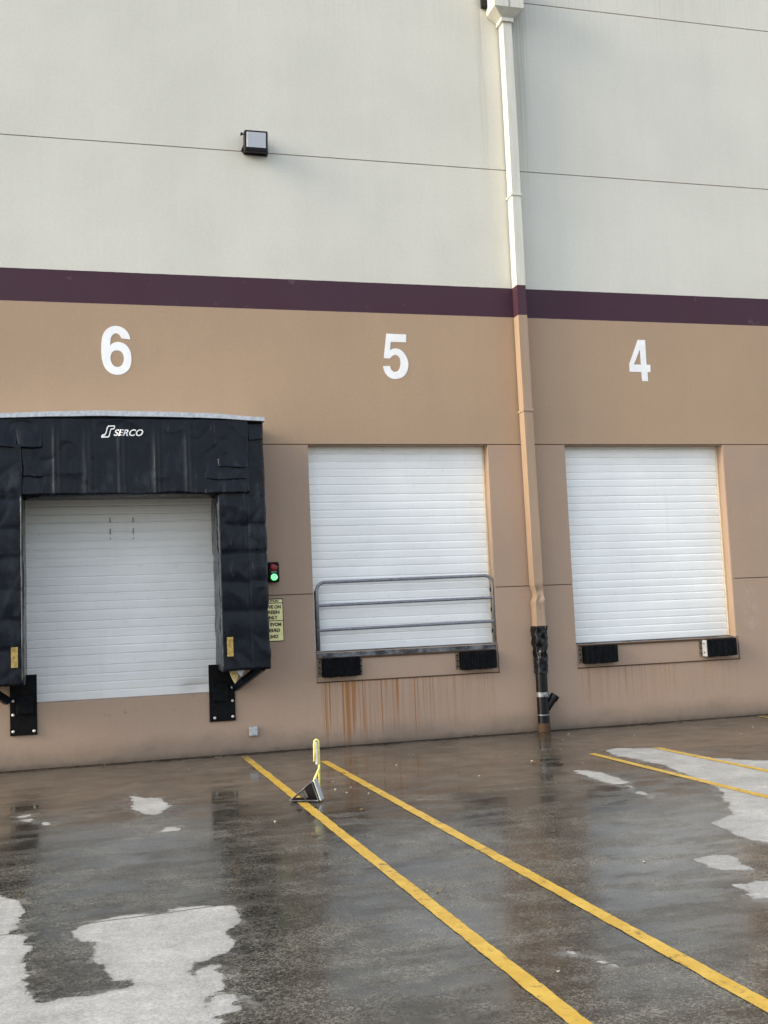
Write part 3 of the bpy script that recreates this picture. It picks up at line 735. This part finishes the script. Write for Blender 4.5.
# ------------------------------------------------------------------ signal light, sign, small box, floodlight
t = thing('signal_light', 'small black signal with a lit green lamp below a dark red one beside the shelter', 'signal light', (2.295, 0, 2.067))
bm = BM(); box(bm, 2.222, 2.362, -.095, -.003, 2.067, 2.320, .02, 3); obj('housing', bm, M['housing'], t, smooth=True)
for zz, mt, nm in ((2.257, M['red'], 'red_lamp'), (2.132, M['green'], 'green_lamp')):
    bm = BM(); tube(bm, [(2.292, -.0955, zz), (2.292, -.106, zz), (2.292, -.112, zz)], [.046, .044, .026], 20); ln = obj(nm, bm, mt, t, smooth=True)
    bm = BM()
    a0, n = 20, 18
    P_ = [(2.292 + .053 * math.cos(R(a0 + 140 * i / n)), zz + .053 * math.sin(R(a0 + 140 * i / n))) for i in range(n + 1)]
    Q_ = [(2.292 + .058 * math.cos(R(a0 + 140 * i / n)), zz + .058 * math.sin(R(a0 + 140 * i / n))) for i in range(n + 1)]
    prism(bm, P_ + Q_[::-1], 'y', -.135, -.0955); obj('visor', bm, M['housing'], t)
    if nm == 'green_lamp':
        for k in range(10):
            a = R(36 * k); obj('led', disc(BM(), (2.292 + .031 * math.cos(a), -.1125, zz + .031 * math.sin(a)), .0085, .003, 8), M['led'], ln)
        obj('led', disc(BM(), (2.292, -.1125, zz), .012, .003, 8), M['led'], ln)
bm = BM(); box(bm, 2.262, 2.322, -.0985, -.0955, 2.191, 2.199); obj('label_strip', bm, M['paleplate'], t)

t = thing('instruction_sign', 'faded yellow traffic instruction sign with black text, half hidden by the shelter', 'sign', (2.26, 0, 1.336))
x0, x1, z0, z1 = 2.112, 2.409, 1.336, 1.868
bm = BM(); box(bm, x0, x1, -.006, -.002, z0, z1); obj('plate', bm, M['signblack'], t)
for a, b in ((z0 + .010, 1.588), (1.598, 1.806), (1.8165, z1 - .013)):
    bm = BM(); box(bm, x0 + .010, x1 - .010, -.0085, -.0062, a, b); obj('panel', bm, M['signyellow'], t)
cx = (x0 + x1) / 2
for s_, z, mir, w in (('CAUTION', 1.822, False, .18), ('MOVE ON', 1.742, False, .235), ('GREEN', 1.676, False, .20), ('ONLY', 1.610, False, .15),
                  ('MOVE ON', 1.524, True, .235), ('GREEN', 1.452, True, .20), ('ONLY', 1.376, True, .15)):
    bm = text_bm(s_, .045 if z < 1.8 else .028, .0012, bold=.045, mirror=mir, width=w)
    bmesh.ops.translate(bm, vec=(cx, -.0087, z), verts=bm.verts); obj('text', bm, M['signblack'], t)

t = thing('junction_box', 'small pale grey box low on the tan wall between the doors 6 and 5', 'junction box', (1.983, 0, .206))
bm = BM(); box(bm, 1.934, 2.036, -.055, -.003, .206, .318, .006); bd = obj('housing', bm, M['boxgrey'], t)
bm = BM(); box(bm, 1.941, 2.029, -.061, -.0555, .213, .311, .003); cv = obj('cover', bm, M['boxgrey'], t)
for a in (1.951, 2.019):
    for b in (.223, .301): obj('screw', disc(BM(), (a, -.0612, b), .005, .002, 8), M['bolt'], cv)

t = thing('floodlight', 'square black floodlight with a pale glass high on the cream wall', 'floodlight', (2.23, 0, 7.60))
tilt = Matrix.Translation((2.232, -.06, 7.60)) @ Matrix.Rotation(R(10), 4, 'X') @ Matrix.Translation((-2.232, .06, -7.60))
bm = BM(); prism(bm, [(2.10, 7.59), (2.40, 7.585), (2.41, 7.64), (2.36, 7.78), (2.12, 7.78), (2.06, 7.64)], 'y', -.035, -.003); obj('wall_plate', bm, M['housing'], t)
bm = BM(); box(bm, 2.085, 2.385, -.16, -.04, 7.595, 7.86, .012, 2, tilt); hs = obj('housing', bm, M['housing'], t)
bm = BM(); box(bm, 2.112, 2.358, -.1665, -.1605, 7.645, 7.835, .002, 1, tilt); obj('glass', bm, M['lens'], t)
bm = BM(); disc(bm, (2.062, -.05, 7.835), .014, .05, 10); box(bm, 2.06, 2.10, -.075, -.06, 7.828, 7.842); obj('photocell', bm, M['housing'], t)

# ------------------------------------------------------------------ downspout
dp = thing('downspout', 'square rain downspout with hopper head and a black wrapped foot between doors 5 and 4', 'downspout', (5.77, 0, 0))
X0, X1, Y0, Y1 = 5.712, 5.838, -.195, -.03
def spout():
    bm = BM(); zs = list(np.linspace(1.34, 2.1, 30)) + list(np.linspace(2.2, 9.72, 60)); rows = []
    nn = 6
    for z in zs:
        L = []
        cs = [(X0, Y0), (X1, Y0), (X1, Y1), (X0, Y1)]
        for k in range(4):
            a, b = cs[k], cs[(k + 1) % 4]
            for i in range(nn): t_ = i / nn; L.append((a[0] + (b[0] - a[0]) * t_, a[1] + (b[1] - a[1]) * t_))
        row = []
        for x, y in L:
            dx = dy = 0.
            e = math.exp(-((z - 1.83) / .055) ** 2) - .45 * math.exp(-((z - 1.70) / .05) ** 2)      # crushed elbow
            dy += .034 * e * (1 if y < -.12 else .2) * (1 - abs((x - 5.77) / .1) * .5)
            dx += .030 * math.exp(-((z - 1.80) / .07) ** 2) * (1 if x < 5.75 else .25)
            if z < 1.78: dx += .006
            if z > 2.1: dy += .002 * nz(x * 5, y * 5, z * 1.5)
            k = math.exp(-((z - 1.74) / .20) ** 2); dx += k * .016 * nz(x * 14, z * 11, 1); dy += k * (.030 * abs(nz(x * 11 + z * 9, z * 7 - x * 6, 5)) - .008)
            dx += .006 * math.sin(z * .9)
            row.append(bm.verts.new((x + dx, min(y + dy, -.008), z)))
        rows.append(row)
    n = len(rows[0])
    for a, b in zip(rows, rows[1:]):
        for i in range(n): bm.faces.new((a[i], a[(i + 1) % n], b[(i + 1) % n], b[i]))
    bm.faces.new(rows[0][::-1]); bm.faces.new(rows[-1])
    return bm
obj('pipe', spout(), M['spout'], dp, smooth=True)
for z in (2.55, 4.245, 7.22):
    bm = BM(); box(bm, X0 - .014, X1 + .016, Y0 - .011, Y0 - .003, z - .014, z + .014, .002); box(bm, X0 - .014, X0 - .007, Y0 - .003, -.003, z - .014, z + .014); box(bm, X1 + .009, X1 + .016, Y0 - .003, -.003, z - .014, z + .014)
    if z != 2.55: obj('strap', bm, M['spout'], dp)
    else: bm.free()
bm = BM()
def frustum(bm, a, b, z0, z1):
    A = [bm.verts.new((x, y, z0)) for x, y in ((a[0], a[2]), (a[1], a[2]), (a[1], a[3]), (a[0], a[3]))]
    B = [bm.verts.new((x, y, z1)) for x, y in ((b[0], b[2]), (b[1], b[2]), (b[1], b[3]), (b[0], b[3]))]
    bm.faces.new(A[::-1]); bm.faces.new(B)
    for i in range(4): bm.faces.new((A[i], A[(i + 1) % 4], B[(i + 1) % 4], B[i]))
frustum(bm, (5.70, 5.85, -.205, -.012), (5.555, 5.985, -.32, -.012), 9.735, 9.835)
frustum(bm, (5.555, 5.985, -.32, -.012), (5.555, 5.985, -.32, -.012), 9.836, 10.36)
hp = obj('hopper', bm, M['spout'], dp)
bm = BM(); box(bm, 5.538, 6.002, -.335, -.010, 10.361, 10.40, .004); obj('rim', bm, M['spout'], hp)
bm = BM(); box(bm, 5.768, 5.774, -.3235, -.3205, 9.84, 10.355); obj('seam', bm, M['darkseal'], hp)
bm = BM(); box(bm, X0 - .03, X1 + .03, Y0 - .028, -.02, 9.68, 9.734, .003); obj('collar', bm, M['spout'], dp)
bm = BM(); box(bm, 5.475, 6.07, -.07, -.003, 9.95, 10.45, .004); obj('scupper_plate', bm, M['housing'], dp)
# black wrapped foot
def wrap(z0, z1, r0, r1, amp, sd, sq):
    bm = BM(); rows = []; n = 28; m = 26
    for j in range(m + 1):
        t_ = j / m; z = z0 + (z1 - z0) * t_; r = r0 + (r1 - r0) * t_; s_ = sq[0] + (sq[1] - sq[0]) * t_; row = []
        for i in range(n):
            a = 2 * math.pi * i / n; c, s = math.cos(a), math.sin(a); k = 1 / max(abs(c), abs(s)); k = 1 + (k - 1) * s_ * .8
            q = r * k + amp * nz(c * 2.2 + sd, s * 2.2, z * 7) + amp * .7 * nz(c * 5, s * 5 + sd, z * 16)
            row.append(bm.verts.new((5.785 + q * c, min(-.112 + q * s * 1.1, -.006), z)))
        rows.append(row)
    for a, b in zip(rows, rows[1:]):
        for i in range(n): bm.faces.new((a[i], a[(i + 1) % n], b[(i + 1) % n], b[i]))
    bm.faces.new(rows[0][::-1]); bm.faces.new(rows[-1]); return bm
obj('plastic_wrap', wrap(.93, 1.375, .080, .086, .030, 1., (.3, 1.)), M['plastic'], dp, smooth='all')
obj('tape_band', wrap(.76, .965, .084, .090, .016, 4., (.1, .4)), M['tape'], dp, smooth='all')
bm = BM(); tube(bm, [(5.782, -.112, .0), (5.782, -.112, .80)], .077, 24); obj('drain_pipe', bm, M['pvc'], dp, smooth=True)
bm = BM(); tube(bm, [(5.782, -.112, .455), (5.782, -.112, .515)], .083, 24); box(bm, 5.75, 5.80, -.215, -.19, .465, .505, .004); obj('hose_clamp', bm, M['galv'], dp, smooth=True)
bm = BM(); tube(bm, [(5.782, -.112, .215), (5.782, -.112, .228)], .081, 24); obj('joint_ring', bm, M['galv'], dp, smooth=True)
bm = BM(); tube(bm, [(5.782, -.112, .002), (5.782, -.112, .115)], .084, 24); obj('base_socket', bm, M['angle'], dp, smooth=True)
bm = BM(); tube(bm, [(5.80, -.112, .26), (5.925, -.125, .42)], .05, 18); co = obj('cleanout_branch', bm, M['pvc'], dp, smooth=True)
bm = BM(); d_ = (Vector((5.925, -.125, .42)) - Vector((5.80, -.112, .26))).normalized(); p_ = Vector((5.925, -.125, .42))
tube(bm, [p_ - d_ * .01, p_ + d_ * .055], .062, 18); obj('cleanout_cap', bm, M['pvc'], co, smooth=True)

# ------------------------------------------------------------------ wheel chock with yellow handle
wc = thing('wheel_chock', 'grey steel wheel chock with a yellow hooped handle lying across the yellow line', 'wheel chock', (1.86, -3.93, .004))
Pt, Ph, Pa = Vector((1.720, -3.865, .018)), Vector((1.955, -3.985, .018)), Vector((1.905, -3.955, .180))
wd = Vector((.050, .100, 0.))
def bar(bm, a, b, r=.0055): tube(bm, [a, b], r, 6)
for k in (0, 1):
    o_ = wd * k; bm = BM()
    bar(bm, Pt + o_, Ph + o_, .0065); bar(bm, Pt + o_, Pa + o_); bar(bm, Ph + o_, Pa + o_); m1 = Pt.lerp(Pa, .55) + o_; m2 = Pt.lerp(Ph, .58) + o_; bar(bm, m1, m2, .006)
    obj('side_frame', bm, M['lip'] if k == 0 else M['blacksteel'], wc)
def slab(bm, a, b, c, d, th):
    n = (b - a).cross(d - a).normalized() * th
    V = [bm.verts.new(p) for p in (a, b, c, d, a + n, b + n, c + n, d + n)]
    for f in ((0, 1, 2, 3), (7, 6, 5, 4), (0, 4, 5, 1), (1, 5, 6, 2), (2, 6, 7, 3), (3, 7, 4, 0)): bm.faces.new([V[i] for i in f])
e = Vector((.012, -.006, 0))
bm = BM(); slab(bm, Ph + e, Ph + wd + e, Pa + wd + e + Vector((0, 0, .014)), Pa + e + Vector((0, 0, .014)), .008); obj('heel_plate', bm, M['boxgrey'], wc)
bm = BM(); slab(bm, Pt.lerp(Pa, .25), Pt.lerp(Pa, .25) + wd, Pt.lerp(Pa, .40) + wd, Pt.lerp(Pa, .40), .005); obj('tread_plate', bm, M['lip'], wc)
bm = BM(); slab(bm, Pt + Vector((.01, -.005, -.012)), Ph + Vector((0, 0, -.012)), Ph + wd + Vector((0, 0, -.012)), Pt + wd + Vector((.01, -.005, -.012)), .022); obj('base_plate', bm, M['blacksteel'], wc)
bm = BM(); slab(bm, Pt.lerp(Pa, .55) + wd, Pt.lerp(Ph, .58) + wd, Ph + wd, Pa + wd, .004); obj('inner_panel', bm, M['blacksteel'], wc)
q0 = Vector((2.150, -3.12, .006))
bm = BM()
hp_ = [q0, q0 + Vector((0, 0, .40))] + [Vector((2.132 + .020 * math.cos(R(a)), -3.12, .418 + .028 * math.sin(R(a)))) for a in (20, 60, 100, 140, 180)] + [Vector((2.110, -3.12, .40)), Vector((2.106, -3.12, .245))]
tube(bm, hp_, .0115, 10); hn = obj('handle', bm, M['yellow'], wc, smooth='all')
bm = BM(); tube(bm, [q0 + Vector((0, 0, .205)), q0 + Vector((-.012, -.05, .172)), Pa + wd * .5 + Vector((.01, .02, -.004))], .011, 10); obj('handle_arm', bm, M['yellow'], wc, smooth='all')
bm = BM(); box(bm, 2.119, 2.138, -3.135, -3.105, .215, .425, .002); obj('flag_plate', bm, M['paleplate'], hn)

# ------------------------------------------------------------------ small debris on the ground
def pebble():
    bm = BM(); bmesh.ops.create_icosphere(bm, subdivisions=2, radius=1.)
    for v in bm.verts: v.co *= 1 + .35 * nz(v.co.x * 1.3, v.co.y * 1.3, v.co.z * 1.3); v.co.z *= .55
    for v in bm.verts: v.co *= .009
    return bm
p0 = obj('pebble', pebble(), M['pebble']); tag(p0, 'small pale chip of grit on the wet asphalt', 'pebble', 'grit scattered on the wet asphalt')
spots = [(2.33, -2.9), (2.41, -3.3), (2.30, -3.6), (2.55, -3.05), (2.47, -3.75), (2.25, -3.35), (5.62, -1.05), (4.55, -2.6), (4.92, -3.05), (3.6, -1.4), (4.35, -2.2), (6.5, -1.2), (7.6, -1.8), (1.45, -4.7), (2.62, -5.7), (3.7, -3.3), (5.2, -1.9), (2.0, -8.9), (1.9, -7.3), (3.35, -7.2), (3.2, -2.1), (1.1, -1.1), (5.9, -.6), (8.1, -1.3), (4.2, -1.3), (2.8, -1.0), (3.9, -2.9)]
for i, (x, y) in enumerate(spots):
    o = p0
    if i: o = p0.copy(); COL.objects.link(o)
    s = random.uniform(.55, 1.25); o.location = (x, y, .005); o.scale = (s * random.uniform(.8, 1.5), s, s); o.rotation_euler = (0, 0, random.uniform(0, 6))
M['clod'] = simple('dark_wet_dirt', (.03, .024, .017), .8, 0, .4, 60.)
c0 = obj('dirt_clod', pebble(), M['clod']); tag(c0, 'small dark clod of dirt at the foot of the tan wall', 'dirt clod', 'dirt clods along the wall foot')
for i in range(90):
    o = c0
    if i: o = c0.copy(); COL.objects.link(o)
    s = random.uniform(.5, 2.0) * (1.6 if random.random() < .12 else 1); o.location = (random.uniform(-1.2, 9.6), -.012 - abs(random.gauss(0, .09)) - .01, .004); o.scale = (s * random.uniform(1., 2.), s, s * .9); o.rotation_euler = (0, 0, random.uniform(0, 6))
def leaf_bm():
    bm = BM(); rows = []
    for i in range(7):
        t_ = i / 6; w = .016 * math.sin(math.pi * min(.98, t_ * .95 + .03)); x = -.035 + .07 * t_
        rows.append([bm.verts.new((x, s * w, .004 + .006 * abs(s) + .004 * math.sin(t_ * 5))) for s in (-1, 0, 1)])
    for a, b in zip(rows, rows[1:]):
        for k in (0, 1): bm.faces.new((a[k], b[k], b[k + 1], a[k + 1]))
    r_ = bmesh.ops.extrude_face_region(bm, geom=bm.faces[:])
    for v in r_['geom']:
        if isinstance(v, bmesh.types.BMVert): v.co.z += .001
    return bm
l0 = obj('fallen_leaf', leaf_bm(), M['leaf']); tag(l0, 'small wet leaf lying on the asphalt', 'leaf', 'wet leaves on the asphalt')
for i, (x, y) in enumerate([(4.72, -2.95), (4.5, -2.75), (2.20, -4.55), (1.95, -7.35), (1.62, -5.4), (2.55, -2.4), (3.3, -.5), (1.5, -.3), (2.7, -.35), (4.3, -.4), (.2, -.25), (6.8, -.5)]):
    o = l0
    if i: o = l0.copy(); COL.objects.link(o)
    s = random.uniform(.7, 1.2); o.location = (x, y, .003); o.scale = (s, s, s); o.rotation_euler = (0, 0, random.uniform(0, 6))

# ------------------------------------------------------------------ camera
F, YAW, PITCH, ROLL, DIST, CZ = 1092.487, R(15.56037), R(5.3958), R(-2.45744), 13.53315, 1.60225
cy, sy = math.cos(YAW), math.sin(YAW)
fwd = Vector((sy * math.cos(PITCH), cy * math.cos(PITCH), math.sin(PITCH))); rt = Vector((cy, -sy, 0)); upv = rt.cross(fwd)
c_, s_ = math.cos(ROLL), math.sin(ROLL); r2 = rt * c_ + upv * s_; u2 = upv * c_ - rt * s_
cam = bpy.data.cameras.new('camera'); co_ = bpy.data.objects.new('camera', cam); COL.objects.link(co_)
m = Matrix((r2, u2, -fwd)).transposed().to_4x4(); m.translation = (0, -DIST, CZ); co_.matrix_world = m
cam.sensor_fit = 'AUTO'; cam.sensor_width = 36.; cam.lens = F / 1024 * 36.; cam.clip_end = 1000.; cam.clip_start = .05
SC.camera = co_

# ------------------------------------------------------------------ light
SUN = Vector((-.90, -.025, .40)).normalized()
el = math.asin(SUN.z); az = math.atan2(SUN.x, SUN.y)
w = bpy.data.worlds.new('World'); SC.world = w; w.use_nodes = True; nt = w.node_tree; nt.nodes.clear()
sky = nt.nodes.new('ShaderNodeTexSky'); sky.sky_type = 'NISHITA'; sky.sun_disc = False; sky.sun_elevation = el; sky.sun_rotation = az
sky.air_density = 1.; sky.dust_density = 1.6; sky.ozone_density = 1.
hs_ = nt.nodes.new('ShaderNodeHueSaturation'); hs_.inputs['Saturation'].default_value = .42
bg = nt.nodes.new('ShaderNodeBackground'); bg.inputs['Strength'].default_value = .058; out = nt.nodes.new('ShaderNodeOutputWorld')
nt.links.new(sky.outputs[0], hs_.inputs['Color']); tc = nt.nodes.new('ShaderNodeTexCoord'); sx = nt.nodes.new('ShaderNodeSeparateXYZ'); nt.links.new(tc.outputs['Generated'], sx.inputs[0])
mr = nt.nodes.new('ShaderNodeMapRange'); mr.interpolation_type = 'SMOOTHSTEP'; nt.links.new(sx.outputs[2], mr.inputs[0])       # overcast: the cloud deck is brightest overhead
for k_, v_ in zip((1, 2, 3, 4), (.0, .85, .78, 1.45)): mr.inputs[k_].default_value = v_
vm = nt.nodes.new('ShaderNodeVectorMath'); vm.operation = 'SCALE'; nt.links.new(hs_.outputs[0], vm.inputs[0]); nt.links.new(mr.outputs[0], vm.inputs['Scale'])
nt.links.new(vm.outputs[0], bg.inputs[0]); nt.links.new(bg.outputs[0], out.inputs[0])
sl = bpy.data.lights.new('sun', 'SUN'); sl.energy = 1.0; sl.angle = R(28); sl.color = (1., .80, .50)
so = bpy.data.objects.new('sun', sl); COL.objects.link(so); so.rotation_euler = SUN.to_track_quat('Z', 'Y').to_euler(); so.location = SUN * 30
SC.view_settings.view_transform = 'Standard'; SC.view_settings.look = 'None'; SC.view_settings.gamma = 1.; SC.view_settings.use_curve_mapping = False
SC.view_settings.exposure = 2.757
